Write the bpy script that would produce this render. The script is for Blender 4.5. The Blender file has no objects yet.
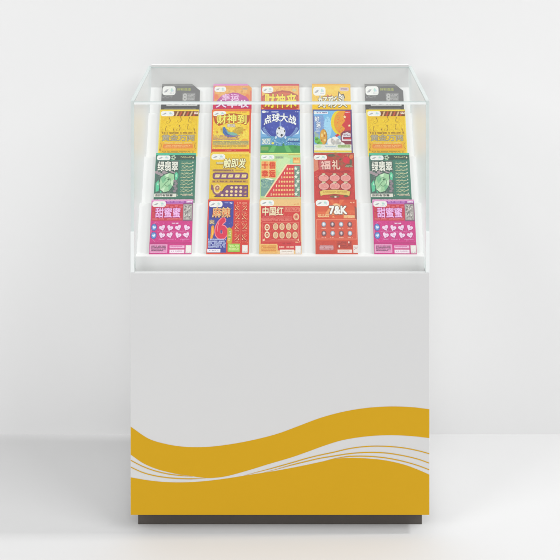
import bpy, math, random
from mathutils import Vector
SC = bpy.context.scene
COL = SC.collection

# ------------------------------------------------------------------ numbers read off the photograph
CAM_Y, CAM_Z = -3.9, 2.416          # the camera looks level, straight at the counter's front, lens shifted down
PPM, HOR = 299.0, -189.0            # pixels per metre on the counter's front plane, picture row of the horizon
def fx(px): return (px - 280.0) / PPM
def fz(py): return CAM_Z - (py - HOR) / PPM

# ------------------------------------------------------------------ materials
def lin(h):
    h = h.lstrip('#')
    out = []
    for i in (0, 2, 4):
        c = int(h[i:i + 2], 16) / 255.0
        out.append(c / 12.92 if c <= .04045 else ((c + .055) / 1.055) ** 2.4)
    return out

def mat(name, rgb, rough=.5, spec=.5, mottle=.02, scale=9.0, bump=0.0, bump_scale=400.0):
    m = bpy.data.materials.new(name); m.use_nodes = True
    nt = m.node_tree; N = nt.nodes; L = nt.links
    b = N['Principled BSDF']
    b.inputs['Roughness'].default_value = rough
    b.inputs['Specular IOR Level'].default_value = spec
    tc = N.new('ShaderNodeTexCoord')
    nz = N.new('ShaderNodeTexNoise'); nz.inputs['Scale'].default_value = scale; nz.inputs['Detail'].default_value = 5
    L.new(tc.outputs['Object'], nz.inputs['Vector'])
    mx = N.new('ShaderNodeMix'); mx.data_type = 'RGBA'
    L.new(nz.outputs['Fac'], mx.inputs['Factor'])
    mx.inputs['A'].default_value = [c * (1 - mottle) for c in rgb] + [1]
    mx.inputs['B'].default_value = [min(1, c * (1 + mottle)) for c in rgb] + [1]
    L.new(mx.outputs['Result'], b.inputs['Base Color'])
    if bump:
        n2 = N.new('ShaderNodeTexNoise'); n2.inputs['Scale'].default_value = bump_scale; n2.inputs['Detail'].default_value = 3
        L.new(tc.outputs['Object'], n2.inputs['Vector'])
        bp = N.new('ShaderNodeBump'); bp.inputs['Strength'].default_value = bump; bp.inputs['Distance'].default_value = .001
        L.new(n2.outputs['Fac'], bp.inputs['Height']); L.new(bp.outputs['Normal'], b.inputs['Normal'])
    return m

M_WALL = mat('wall_paint', (.87, .87, .87), .9, .1, .006, 1.5, .05, 300)
M_FLOOR = mat('floor_paint', (.69, .69, .69), .75, .2, .008, 1.2, .05, 250)
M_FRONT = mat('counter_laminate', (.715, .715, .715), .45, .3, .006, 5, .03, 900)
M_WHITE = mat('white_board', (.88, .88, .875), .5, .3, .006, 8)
M_RACK = mat('white_acrylic', (.88, .88, .875), .45, .3, .006, 8)
M_BACK = mat('back_board', (.67, .67, .665), .5, .3, .006, 8)  # white board, shade inside the case put into its grey
M_TRIM = mat('white_trim', (.90, .93, .925), .35, .4, .006, 8)
M_SIDE = mat('side_laminate', (.88, .88, .875), .5, .3, .006, 5)
M_GOLD = mat('gold_vinyl', (.68, .385, .012), .5, .15, .012, 7)
M_PLINTH = mat('plinth_laminate', (.104, .092, .083), .55, .3, .05, 14)

def glass_mat(name='clear_glass', painted_sheen=0.0, graze=.25, rough=.28):
    m = bpy.data.materials.new(name); m.use_nodes = True
    nt = m.node_tree; N = nt.nodes; L = nt.links; N.clear()
    out = N.new('ShaderNodeOutputMaterial')
    tr = N.new('ShaderNodeBsdfTransparent'); tr.inputs['Color'].default_value = (.99, .995, .993, 1)
    gl = N.new('ShaderNodeBsdfGlossy'); gl.inputs['Roughness'].default_value = rough; gl.inputs['Color'].default_value = (1, 1, 1, 1)
    lw = N.new('ShaderNodeLayerWeight'); lw.inputs['Blend'].default_value = .5
    pw = N.new('ShaderNodeMath'); pw.operation = 'POWER'; pw.inputs[1].default_value = 5
    ma = N.new('ShaderNodeMath'); ma.operation = 'MULTIPLY_ADD'; ma.inputs[1].default_value = graze; ma.inputs[2].default_value = .041
    L.new(lw.outputs['Facing'], pw.inputs[0]); L.new(pw.outputs[0], ma.inputs[0])
    mx = N.new('ShaderNodeMixShader')
    L.new(ma.outputs[0], mx.inputs['Fac']); L.new(tr.outputs[0], mx.inputs[1]); L.new(gl.outputs[0], mx.inputs[2])
    sh = mx.outputs[0]
    if painted_sheen:  # white diffuse layer standing in for bright reflections in the glass
        df = N.new('ShaderNodeBsdfDiffuse'); df.inputs['Color'].default_value = (.90, .92, .915, 1)
        tl = N.new('ShaderNodeBsdfTranslucent'); tl.inputs['Color'].default_value = (.90, .92, .915, 1)
        m1 = N.new('ShaderNodeMixShader'); m1.inputs[0].default_value = .5
        L.new(df.outputs[0], m1.inputs[1]); L.new(tl.outputs[0], m1.inputs[2])
        m2 = N.new('ShaderNodeMixShader'); m2.inputs[0].default_value = painted_sheen
        L.new(sh, m2.inputs[1]); L.new(m1.outputs[0], m2.inputs[2]); sh = m2.outputs[0]
    L.new(sh, out.inputs['Surface'])
    return m
def edge_mat():
    m = bpy.data.materials.new('polished_glass_edge'); m.use_nodes = True
    nt = m.node_tree; N = nt.nodes; L = nt.links
    b = N['Principled BSDF']
    tc = N.new('ShaderNodeTexCoord'); nz = N.new('ShaderNodeTexNoise'); nz.inputs['Scale'].default_value = 14; nz.inputs['Detail'].default_value = 4
    L.new(tc.outputs['Object'], nz.inputs['Vector'])
    mx = N.new('ShaderNodeMix'); mx.data_type = 'RGBA'; L.new(nz.outputs['Fac'], mx.inputs['Factor'])
    mx.inputs['A'].default_value = (.57, .665, .65, 1); mx.inputs['B'].default_value = (.70, .79, .78, 1)
    L.new(mx.outputs['Result'], b.inputs['Base Color'])
    b.inputs['Roughness'].default_value = .12; b.inputs['Alpha'].default_value = .72
    return m
M_GLASS = glass_mat(); M_SIDEGLASS = glass_mat('side_glass_painted_sheen', .16, .55, .42); M_EDGE = edge_mat()  # side panes have their white reflection mixed into the colour

def print_mat():
    m = bpy.data.materials.new('printed_card'); m.use_nodes = True
    nt = m.node_tree; N = nt.nodes; L = nt.links
    b = N['Principled BSDF']; b.inputs['Roughness'].default_value = .38; b.inputs['Specular IOR Level'].default_value = .35
    at = N.new('ShaderNodeAttribute'); at.attribute_name = 'ink'
    tc = N.new('ShaderNodeTexCoord'); nz = N.new('ShaderNodeTexNoise'); nz.inputs['Scale'].default_value = 260; nz.inputs['Detail'].default_value = 3
    L.new(tc.outputs['Object'], nz.inputs['Vector'])
    mr = N.new('ShaderNodeMapRange'); mr.inputs['From Min'].default_value = .3; mr.inputs['From Max'].default_value = .7
    mr.inputs['To Min'].default_value = .90; mr.inputs['To Max'].default_value = 1.06
    L.new(nz.outputs['Fac'], mr.inputs['Value'])
    vm = N.new('ShaderNodeVectorMath'); vm.operation = 'SCALE'
    L.new(at.outputs['Color'], vm.inputs[0]); L.new(mr.outputs['Result'], vm.inputs['Scale'])
    L.new(vm.outputs['Vector'], b.inputs['Base Color'])
    return m
M_PRINT = print_mat()

# ------------------------------------------------------------------ mesh helpers
def link(name, me, parent=None):
    o = bpy.data.objects.new(name, me); COL.objects.link(o)
    if parent: o.parent = parent
    return o
def bevel(o, w=.0012, seg=2):
    md = o.modifiers.new('bevel', 'BEVEL'); md.width = w; md.segments = seg; md.limit_method = 'ANGLE'; md.angle_limit = math.radians(40)
def box(name, x0, x1, y0, y1, z0, z1, m, parent=None, bev=.0012):
    v = [(x, y, z) for x in (x0, x1) for y in (y0, y1) for z in (z0, z1)]
    f = [(0, 1, 3, 2), (4, 6, 7, 5), (0, 4, 5, 1), (2, 3, 7, 6), (0, 2, 6, 4), (1, 5, 7, 3)]
    me = bpy.data.meshes.new(name); me.from_pydata(v, [], f); me.materials.append(m)
    o = link(name, me, parent)
    if bev: bevel(o, bev)
    return o
def extrude_x(name, prof, x0, x1, m, parent=None, bev=.0):
    n = len(prof)
    v = [(x0, y, z) for y, z in prof] + [(x1, y, z) for y, z in prof]
    f = [tuple(range(n - 1, -1, -1)), tuple(range(n, 2 * n))] + [(i, (i + 1) % n, n + (i + 1) % n, n + i) for i in range(n)]
    me = bpy.data.meshes.new(name); me.from_pydata(v, [], f); me.materials.append(m)
    import bmesh
    bm = bmesh.new(); bm.from_mesh(me); bmesh.ops.recalc_face_normals(bm, faces=bm.faces); bm.to_mesh(me); bm.free()
    o = link(name, me, parent)
    if bev: bevel(o, bev)
    return o
def pane(name, x0, x1, y0, y1, z0, z1, thin, parent):
    o = box(name, x0, x1, y0, y1, z0, z1, M_SIDEGLASS if thin == 0 else M_GLASS, parent, 0)
    me = o.data; me.materials.append(M_EDGE)
    for p in me.polygons:
        if abs(p.normal[thin]) < .5: p.material_index = 1
    return o
def spline(pts):
    """smooth y(x) through the points (monotone-safe Hermite)"""
    n = len(pts); d = []
    for i in range(n):
        a = pts[max(i - 1, 0)]; b = pts[min(i + 1, n - 1)]
        d.append((b[1] - a[1]) / (b[0] - a[0]))
    def f(x):
        if x <= pts[0][0]: return pts[0][1] + d[0] * (x - pts[0][0])
        for i in range(n - 1):
            if x <= pts[i + 1][0]:
                h = pts[i + 1][0] - pts[i][0]; t = (x - pts[i][0]) / h
                return ((2*t**3 - 3*t*t + 1) * pts[i][1] + (t**3 - 2*t*t + t) * h * d[i] + (-2*t**3 + 3*t*t) * pts[i+1][1] + (t**3 - t*t) * h * d[i+1])
        return pts[-1][1] + d[-1] * (x - pts[-1][0])
    return f

# ------------------------------------------------------------------ the setting
def sheet(name, v, m):
    me = bpy.data.meshes.new(name); me.from_pydata(v, [], [(0, 1, 2, 3)]); me.materials.append(m)
    o = link(name, me); o['kind'] = 'structure'; return o
WALL_Y = .620
sheet('floor', [(-7, -7, 0), (7, -7, 0), (7, WALL_Y, 0), (-7, WALL_Y, 0)], M_FLOOR)
sheet('wall', [(-7, WALL_Y, 0), (7, WALL_Y, 0), (7, WALL_Y, 3.6), (-7, WALL_Y, 3.6)], M_WALL)

# ------------------------------------------------------------------ the counter
DEEP = .54
Z_BOT, Z_TOP = fz(515), fz(273)            # front board
Z_SIDE = fz(232)                           # top of the white side boards
Z_GLASS = fz(101)
counter = bpy.data.objects.new('display_counter', None); COL.objects.link(counter)
counter.location = (0, 0, 0)
counter['label'] = 'white display counter with gold wave front, dark plinth and glass case full of lottery tickets'
counter['category'] = 'display counter'
box('plinth', -.481, .481, .05, DEEP - .05, 0, Z_BOT - .0005, M_PLINTH, counter)
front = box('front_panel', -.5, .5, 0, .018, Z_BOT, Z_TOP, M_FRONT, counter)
for s in (-1, 1):
    a, b = (-.5, -.4885) if s < 0 else (.4885, .5)
    extrude_x('side_panel', [(.0185, Z_BOT), (DEEP, Z_BOT), (DEEP, Z_TOP), (.0185, Z_TOP)], a, b, M_SIDE, counter)
box('base_panel', -.488, .488, .0185, DEEP - .0185, Z_BOT, Z_BOT + .018, M_WHITE, counter)
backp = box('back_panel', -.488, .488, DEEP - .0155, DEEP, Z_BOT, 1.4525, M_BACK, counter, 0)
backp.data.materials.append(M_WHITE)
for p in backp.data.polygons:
    if p.normal.z > .5 or p.normal.y > .5: p.material_index = 1  # top and rear coloured lighter than the shade-grey inner face, to brighten them

# stepped rack that the tickets lean on: one solid profile (depth, height)
TH = math.radians(30); ST, CT = math.sin(TH), math.cos(TH)
T_LEN, T_W, T_THK = .180, .1445, .0105
ROWS = [(.4200, 1.2277), (.3365, 1.1520), (.1975, 1.0315), (.0585, .9110)]     # foot of each row's tickets, back row first
prof = [(.039, .80), (.039, .911)]
for i, (y, z) in enumerate(reversed(ROWS)):
    off = T_THK + .0012
    py = y + off / CT                                # where the slope meets the ledge
    S = .163
    prof += [(py, z), (py + ST * S, z + CT * S)]
    if i < 3:
        nz_ = list(reversed(ROWS))[i + 1][1]
        prof += [(py + ST * S + .0075, z + CT * S - .001), (py + ST * S + .0095, nz_)]
    else:
        prof += [(DEEP - .0160, z + CT * S - .001)]
prof += [(DEEP - .0160, .80)]
extrude_x('stepped_rack', prof, -.488, .488, M_RACK, counter)

# glass case
for a, b in ((-.5, -.4885), (.4885, .5)):
    box('corner_trim', a, b, .0008, .0045, Z_TOP + .0005, Z_SIDE, M_TRIM, counter, .0006)
box('lid_edge_highlight', -.4880, .4880, .0008, .0060, Z_GLASS - .0122, Z_GLASS - .0055, M_TRIM, counter, .0006)  # added white strip imitating the bright glint along the glass edge
fp = pane('front_pane', -.4880, .4880, .0065, .0155, Z_TOP + .0005, Z_GLASS - .0060, 1, counter)
for p in fp.data.polygons: p.material_index = 0
pane('side_pane', -.5, -.4885, .0050, DEEP, Z_TOP + .0005, Z_GLASS, 0, counter)
pane('side_pane', .4885, .5, .0050, DEEP, Z_TOP + .0005, Z_GLASS, 0, counter)
pane('lid_pane', -.4880, .4880, .0008, DEEP - .0158, Z_GLASS - .0052, Z_GLASS - .0005, 2, counter)

# gold wave on the front board
U = spline([(130.5,426.5),(148.6,438.6),(165.7,443.9),(182.9,446.6),(200,447.1),(217,446),(240,442.6),(262.9,437.7),(280,432.9),(297,426.6),(320,418),(342.9,411.8),(365.7,408),(388.6,406.5),(411.4,407.1),(429.5,409.2)])
Lo = spline([(130.5,454.4),(142.9,463.0),(157,469.0),(174.3,473.4),(183,474.9),(191.4,476.0),(200,477.3),(208,478.0),(218,477.4),(228,475.8),(246.8,470.7),(270,463.6),(291.4,457.3),(308.6,451.3),(325.7,445.1),(342.9,440.0),(365.7,436.4),(388.6,435.1),(411.4,436),(429.5,438)])
G = spline([(130.5,477.3),(148.6,480.3),(165.7,482),(185,482.3),(206.6,480.9),(228,478.2),(246.8,475.2),(262,472.9),(279,470.2),(300,466.2),(320,462.0),(334,459.0),(349.9,457.9),(367.7,458.5),(385.6,460.4),(403.4,464.4),(417,469.2),(429.5,474.7)])
def strip(name, top, bot, x0, x1, y, parent, n=150):
    v, f = [], []
    for i in range(n + 1):
        x = x0 + (x1 - x0) * i / n
        t, b = top(x), bot(x)
        for yy in (y, y + .0003):
            v += [(fx(x), yy, fz(t)), (fx(x), yy, fz(b))]
    for i in range(n):
        a = 4 * i; c = a + 4
        f += [(a, a + 1, c + 1, c), (a + 2, c + 2, c + 3, a + 3), (a, c, c + 2, a + 2), (a + 1, a + 3, c + 3, c + 1)]
    return v, f
def decal(name, strips, m, parent):
    V, F = [], []
    for v, f in strips:
        k = len(V); V += v; F += [tuple(i + k for i in q) for q in f]
    me = bpy.data.meshes.new(name); me.from_pydata(V, [], F); me.materials.append(m)
    return link(name, me, parent)
E0, E1 = 130.65, 429.35
decal('wave_band', [strip('', U, Lo, E0, E1, -.0006, front)], M_GOLD, front)
decal('wave_band', [strip('', G, lambda x: 514.8, E0, E1, -.0006, front)], M_GOLD, front)
def wline(pts, w, tl):
    g = spline(pts); x0, x1 = pts[0][0], pts[-1][0]
    def ww(x):
        t = (x - x0) / (x1 - x0)
        return w * min(1, .05 + (t if tl > 0 else 1 - t) * 5)
    return strip('', lambda x: g(x) - ww(x) / 2, lambda x: g(x) + ww(x) / 2, x0, x1, -.0009, front, 110)
for pts, w, tl in (
    ([(244,475.4),(258,471.8),(270,468.7),(291.4,462.7),(308,457.9),(320,455.0),(332,452.5),(349.9,448.4),(367.7,446.3),(385.6,446.2),(403.4,447.8),(417.7,450.5),(429.3,453.6)], .95, 1),
    ([(264,472.4),(276,469.3),(291.4,465.0),(308,460.9),(320,458.2),(332,456.2),(349.9,453.5),(367.7,452.3),(385.6,452.9),(403.4,455.6),(417.7,459.0),(429.3,463.0)], .95, 1),
    ([(326,460.6),(336,458.2),(349.9,456.3),(367.7,456.2),(385.6,457.8),(403.4,461.3),(417.7,465.4),(429.3,469.7)], .95, 1),
    ([(130.7,460.2),(142.3,466.1),(154.8,470.7),(169,474.0),(183.4,475.7),(193,476.5)], .95, -1),
    ([(130.7,467.0),(142.3,472.2),(154.8,475.6),(169,477.7),(183.4,478.6),(196,478.6),(206,478.0)], .95, -1)):
    decal('wave_line', [wline(pts, w, tl)], M_GOLD, front)

# ------------------------------------------------------------------ lettering
_tc = {}
def glyphs(s, bold):
    k = (s, bold)
    if k not in _tc:
        c = bpy.data.curves.new('lettering', 'FONT'); c.body = s; c.offset = bold; c.resolution_u = 3
        o = bpy.data.objects.new('lettering', c); COL.objects.link(o)
        dg = bpy.context.evaluated_depsgraph_get(); dg.update()
        ev = o.evaluated_get(dg); me = ev.to_mesh()
        v = [(p.co.x, p.co.y) for p in me.vertices]; f = [tuple(p.vertices) for p in me.polygons]
        ev.to_mesh_clear(); bpy.data.objects.remove(o); bpy.data.curves.remove(c)
        _tc[k] = (v, f)
    return _tc[k]

# ------------------------------------------------------------------ printed tickets, drawn in units of 1/100 of the ticket width (u across, v down)
VMAX = 100 * T_LEN / T_W
class Print:
    def __init__(s, seed, corner=0):
        s.g = 'card'; s.d = {}; s.n = 0; s.r = random.Random(seed); s.corner = corner
    def add(s, verts, faces, col):
        V, F, K = s.d.setdefault(s.g, ([], [], []))
        k = len(V); s.n += 1
        y = -.00005 - .000012 * s.n
        c = lin(col) if isinstance(col, str) else col
        g = sum(c) / 3; c = [min(.92, max(.005, g + (q - g) * 1.12)) for q in c]      # full ink strength
        for u, v in verts: V.append(((u - 50) / 100 * T_W, y, T_LEN - v / 100 * T_W))
        for q in faces:
            # faces must look out of the ticket (towards -Y)
            a = 0
            for i in range(len(q)):
                p0, p1 = verts[q[i]], verts[q[(i + 1) % len(q)]]
                a += p0[0] * p1[1] - p1[0] * p0[1]
            q = q if a < 0 else tuple(reversed(q))
            F.append(tuple(i + k for i in q)); K.append(c)
    def many(s, shapes, col):
        V, F = [], []
        for p in shapes:
            k = len(V); V += p; F.append(tuple(range(k, k + len(p))))
        if V: s.add(V, F, col)
    def poly(s, pts, col): s.add(list(pts), [tuple(range(len(pts)))], col)
    def rect(s, x0, y0, x1, y1, col): s.poly([(x0, y0), (x1, y0), (x1, y1), (x0, y1)], col)
    def rrp(s, x0, y0, x1, y1, r):
        r = min(r, (x1 - x0) / 2, (y1 - y0) / 2); p = []
        for cx, cy, a in ((x1 - r, y1 - r, 0), (x0 + r, y1 - r, 90), (x0 + r, y0 + r, 180), (x1 - r, y0 + r, 270)):
            for i in range(6):
                t = math.radians(a + 18 * i); p.append((cx + r * math.cos(t), cy + r * math.sin(t)))
        return p
    def rr(s, x0, y0, x1, y1, r, col): s.poly(s.rrp(x0, y0, x1, y1, r), col)
    def ellp(s, cx, cy, rx, ry, n=22, rot=0):
        p = []
        for i in range(n):
            t = 2 * math.pi * i / n; a, b = rx * math.cos(t), ry * math.sin(t)
            p.append((cx + a * math.cos(rot) - b * math.sin(rot), cy + a * math.sin(rot) + b * math.cos(rot)))
        return p
    def ell(s, cx, cy, rx, ry, col, n=22, rot=0): s.poly(s.ellp(cx, cy, rx, ry, n, rot), col)
    def ring(s, cx, cy, rx, ry, w, col, a0=0, a1=360, n=28):
        V, F = [], []
        for i in range(n + 1):
            t = math.radians(a0 + (a1 - a0) * i / n)
            V += [(cx + rx * math.cos(t), cy + ry * math.sin(t)), (cx + (rx - w) * math.cos(t), cy + (ry - w) * math.sin(t))]
        for i in range(n): F.append((2*i, 2*i+1, 2*i+3, 2*i+2))
        s.add(V, F, col)
    def stroke(s, pts, w, col):
        """a brush line through the points, tapered to its ends"""
        n = len(pts); V, F = [], []
        for i, (x, y) in enumerate(pts):
            a = pts[max(i-1, 0)]; b = pts[min(i+1, n-1)]; dx, dy = b[0]-a[0], b[1]-a[1]; l = math.hypot(dx, dy) or 1
            k = w / 2 * (1 if 0 < i < n - 1 else .35)
            V += [(x - dy / l * k, y + dx / l * k), (x + dy / l * k, y - dx / l * k)]
        for i in range(n - 1): F.append((2*i, 2*i+1, 2*i+3, 2*i+2))
        s.add(V, F, col)
    def frame(s, x0, y0, x1, y1, w, col):
        s.many([[(x0,y0),(x1,y0),(x1,y0+w),(x0,y0+w)], [(x0,y1-w),(x1,y1-w),(x1,y1),(x0,y1)], [(x0,y0+w),(x0+w,y0+w),(x0+w,y1-w),(x0,y1-w)], [(x1-w,y0+w),(x1,y0+w),(x1,y1-w),(x1-w,y1-w)]], col)
    def small_print(s, x0, y0, x1, y1, n, col, fill=.62, dense=.8):
        """lines of print too small to read in the photograph: rows of short dashes"""
        h = (y1 - y0) / n; sh = []
        for i in range(n):
            x = x0; y = y0 + i * h
            while x < x1 - .6:
                w = s.r.uniform(.8, 2.4) * max(.5, min(1.4, h / 3))
                if s.r.random() < dense:
                    e = min(x + w, x1); o = s.r.uniform(-.08, .08) * h
                    sh.append([(x, y + o), (e, y + o), (e, y + o + h * fill), (x, y + o + h * fill)])
                x += w + .45
        s.many(sh, col)
    def txt(s, t, x0, y0, x1, y1, col, line=None, lw=.03, bold=.018, shear=0, bend=0, shadow=None):
        """lettering fitted into a box; line = outline colour"""
        v0, _ = glyphs(t, 0)
        a, b = min(p[0] for p in v0), max(p[0] for p in v0); c, d = min(p[1] for p in v0), max(p[1] for p in v0)
        su, sv = (x1 - x0) / (b - a), (y1 - y0) / (d - c)
        def put(bd, col, dx=0, dy=0):
            bd *= 1.3; k = 8 if bd > .03 else (6 if bd > .001 else 1)
            for i in range(k):
                q = 2 * math.pi * i / k + .4
                one(col, dx + (bd * .8 * su * math.cos(q) if k > 1 else 0), dy + (bd * .8 * sv * math.sin(q) if k > 1 else 0))
        def one(col, dx, dy):
            v, f = glyphs(t, 0); P = []
            for x, y in v:
                m = (x - a) / (b - a); n = (y - c) / (d - c)
                u = x0 + m * (x1 - x0) + shear * (n - .5) * (y1 - y0); w = y1 - n * (y1 - y0)
                w += bend * (4 * (m - .5) ** 2 - .35)
                P.append((u + dx, w + dy))
            s.add(P, f, col)
        if shadow: put(lw + bold, shadow, 1.0, 1.4)
        if line: put(lw + bold, line)
        put(bold, col)
    def heart(s, cx, cy, r, rot=0):
        p = []
        for i in range(26):
            t = 2 * math.pi * i / 26
            x = 16 * math.sin(t) ** 3; y = -(13 * math.cos(t) - 5 * math.cos(2*t) - 2 * math.cos(3*t) - math.cos(4*t))
            x, y = x * r / 16, y * r / 16
            p.append((cx + x * math.cos(rot) - y * math.sin(rot), cy + x * math.sin(rot) + y * math.cos(rot)))
        return p
    def starp(s, cx, cy, r, k=.42):
        return [(cx + (r if i % 2 == 0 else r * k) * math.sin(math.pi * i / 5), cy - (r if i % 2 == 0 else r * k) * math.cos(math.pi * i / 5)) for i in range(10)]
    def ornate(s, x0, y0, x1, y1, cols, n, size=3.2):
        """tone-on-tone printed scrollwork"""
        for c in cols:
            sh = []
            for _ in range(n):
                u = s.r.uniform(x0 + 1, x1 - 1); v = s.r.uniform(y0 + 1, y1 - 1); q = s.r.uniform(.35, 1) * size; a = s.r.uniform(0, 6.28)
                k = s.r.random()
                if k < .45:
                    w = .5; m = 7; arc = [(u + q * math.cos(a + t * .5), v + q * math.sin(a + t * .5)) for t in range(m)]; inn = [(u + (q - w) * math.cos(a + t * .5), v + (q - w) * math.sin(a + t * .5)) for t in range(m - 1, -1, -1)]
                    p = arc + inn
                elif k < .75: p = s.ellp(u, v, q * .5, q * .2, 9, a)
                else: p = s.starp(u, v, q * .5, .5)
                sh.append([(min(max(x, x0), x1), min(max(y, y0), y1)) for x, y in p])
            s.many(sh, c)
    def tag(s, x0=3, y0=4, x1=35, y1=17, big=False):
        g = s.g; s.g = 'logo_label'
        h = y1 - y0; w = x1 - x0
        s.rr(x0, y0, x1, y1, h * (.42 if not big else .3), '#F3F3EF')
        s.poly([(x0+w*.12, y0+h*.62), (x0+w*.30, y0+h*.36), (x0+w*.42, y0+h*.34), (x0+w*.36, y0+h*.62)], '#B2B2B4')
        s.stroke([(x0+w*.10, y0+h*.70), (x0+w*.28, y0+h*.62), (x0+w*.46, y0+h*.34)], h*.09, '#94969C')
        s.ell(x0+w*.70, y0+h*.42, w*.085, h*.2, '#B9DDD0'); s.ell(x0+w*.80, y0+h*.5, w*.05, h*.13, '#C9CFEA')
        s.small_print(x0+w*.56, y0+h*.72, x0+w*.92, y0+h*.86, 1, '#B9BCC4')
        s.g = g
    def white_code_box(s, x0, y0, x1, y1):
        s.rect(x0, y0, x1, y1, '#F1ECE8'); s.small_print(x0 + 1.5, y1 - 3.2, x1 - 1.5, y1 - 1.2, 1, '#B5B0B0')
        s.frame(x0 + .8, y0 + .8, x1 - .8, y1 - .8, .35, '#CFCACA')
    def base(s, col):
        c = s.corner
        s.poly([(0, 0), (100 - c[0], 0), (100, c[1]), (100, VMAX), (0, VMAX)] if c else [(0, 0), (100, 0), (100, VMAX), (0, VMAX)], col)

def d_black(seed):
    p = Print(seed, (22, 18)); p.base('#565656')
    p.poly([(0,0),(77,0),(84,5.8),(0,5.8)], '#7A7A78')
    p.tag(2, 6, 36, 30, True)
    p.small_print(3, 33, 30, 38, 2, '#8F8F8F')
    p.g = 'title_lettering'; p.txt('好彩连连', 40, 11, 76, 18, '#B7BE4A', bold=.01)
    p.g = 'card'
    p.rect(54, 24, 88, 46, '#7C7C7B'); p.txt('8', 56, 26, 66, 44, '#BDBDBA', bold=.03); p.small_print(68, 27, 86, 44, 5, '#B4B4B2')
    p.rect(3, 48, 96, 54, '#3C3C3C'); p.rect(14, 52, 94, 58.5, '#CFCFCB'); p.small_print(17, 53.2, 90, 57, 1, '#70706E')
    p.g = 'scratch_panel'; p.rr(8, 64, 92, 112, 4, '#777775'); p.many([p.ellp(20 + 20*i, 76 + 22*j, 7, 8) for i in range(4) for j in range(2)], '#B0B0AC')
    return p
def d_yellow(seed):
    p = Print(seed); p.base('#EBC31E')
    p.rect(0, 0, 100, 4, '#F0D45A'); p.rect(0, 4, 3, VMAX, '#EEDC70'); p.rect(97.5, 4, 100, VMAX, '#F2DC6A')
    p.rect(36, 4, 99, 17, '#7C4A26')
    for i in range(6): p.poly([(40 + 9*i, 17), (45 + 9*i, 5), (49 + 9*i, 5), (44 + 9*i, 17)], ('#DDB98C', '#C25A40')[i % 2])
    p.rect(88, 6, 98, 12, '#EBD9CC'); p.small_print(89, 7, 97, 11, 1, '#A06A50')
    p.tag(3, 4, 37, 17)
    p.many([p.ellp(50, 44, 46, 22)], '#EFCB2C')
    p.g = 'card'
    for cx, cy, k in ((24, 28, 1), (52, 25, 1), (78, 27, -1), (20, 50, -1), (50, 47, 1), (76, 45, -1), (88, 56, 1), (35, 56, 1)):
        pts = [(cx + k * 4.5 * math.sin(t * 2.6) * (1 - t * .35), cy - 7 + 14 * t) for t in [i / 10 for i in range(11)]]
        p.stroke(pts, 1.5, '#A37A22'); p.ring(cx - k * 3, cy + 5, 3.4, 3, .8, '#B78A2A', 20, 300, 14); p.ell(cx + 2 * k, cy - 6, 1.1, 1.3, '#8F641C')
    p.poly([(4, 62), (20, 58), (50, 61), (80, 57), (97, 62), (97, 100), (4, 100)], '#E9C33C'); p.ornate(4, 18, 96, 82, ('#F6DE5A', '#DAB42A', '#D3A834'), 50, 4)
    p.small_print(8, 58, 94, 63, 1, '#9C7430', .8)
    p.g = 'title_lettering'; p.txt('黄金万两', 9, 64, 91, 80, '#B9B19A', '#7A6838', .035, .012)
    p.g = 'scratch_panel'
    p.rr(5, 83, 95, 104, 3, '#EAB53A'); p.rr(12, 88, 88, 99, 3, '#E58E48'); p.small_print(14, 84.2, 86, 87.5, 1, '#F1DFA2'); p.small_print(16, 91, 84, 97, 2, '#F3C98A')
    p.g = 'card'
    p.ring(3, 92, 6, 8, 1.2, '#B98A24', -80, 80, 12); p.ring(97, 92, 6, 8, 1.2, '#B98A24', 100, 260, 12)
    p.ell(5, 102.5, 2.2, 1.3, '#7A5A28'); p.small_print(10, 106, 90, 112, 2, '#A5802E')
    return p
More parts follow.
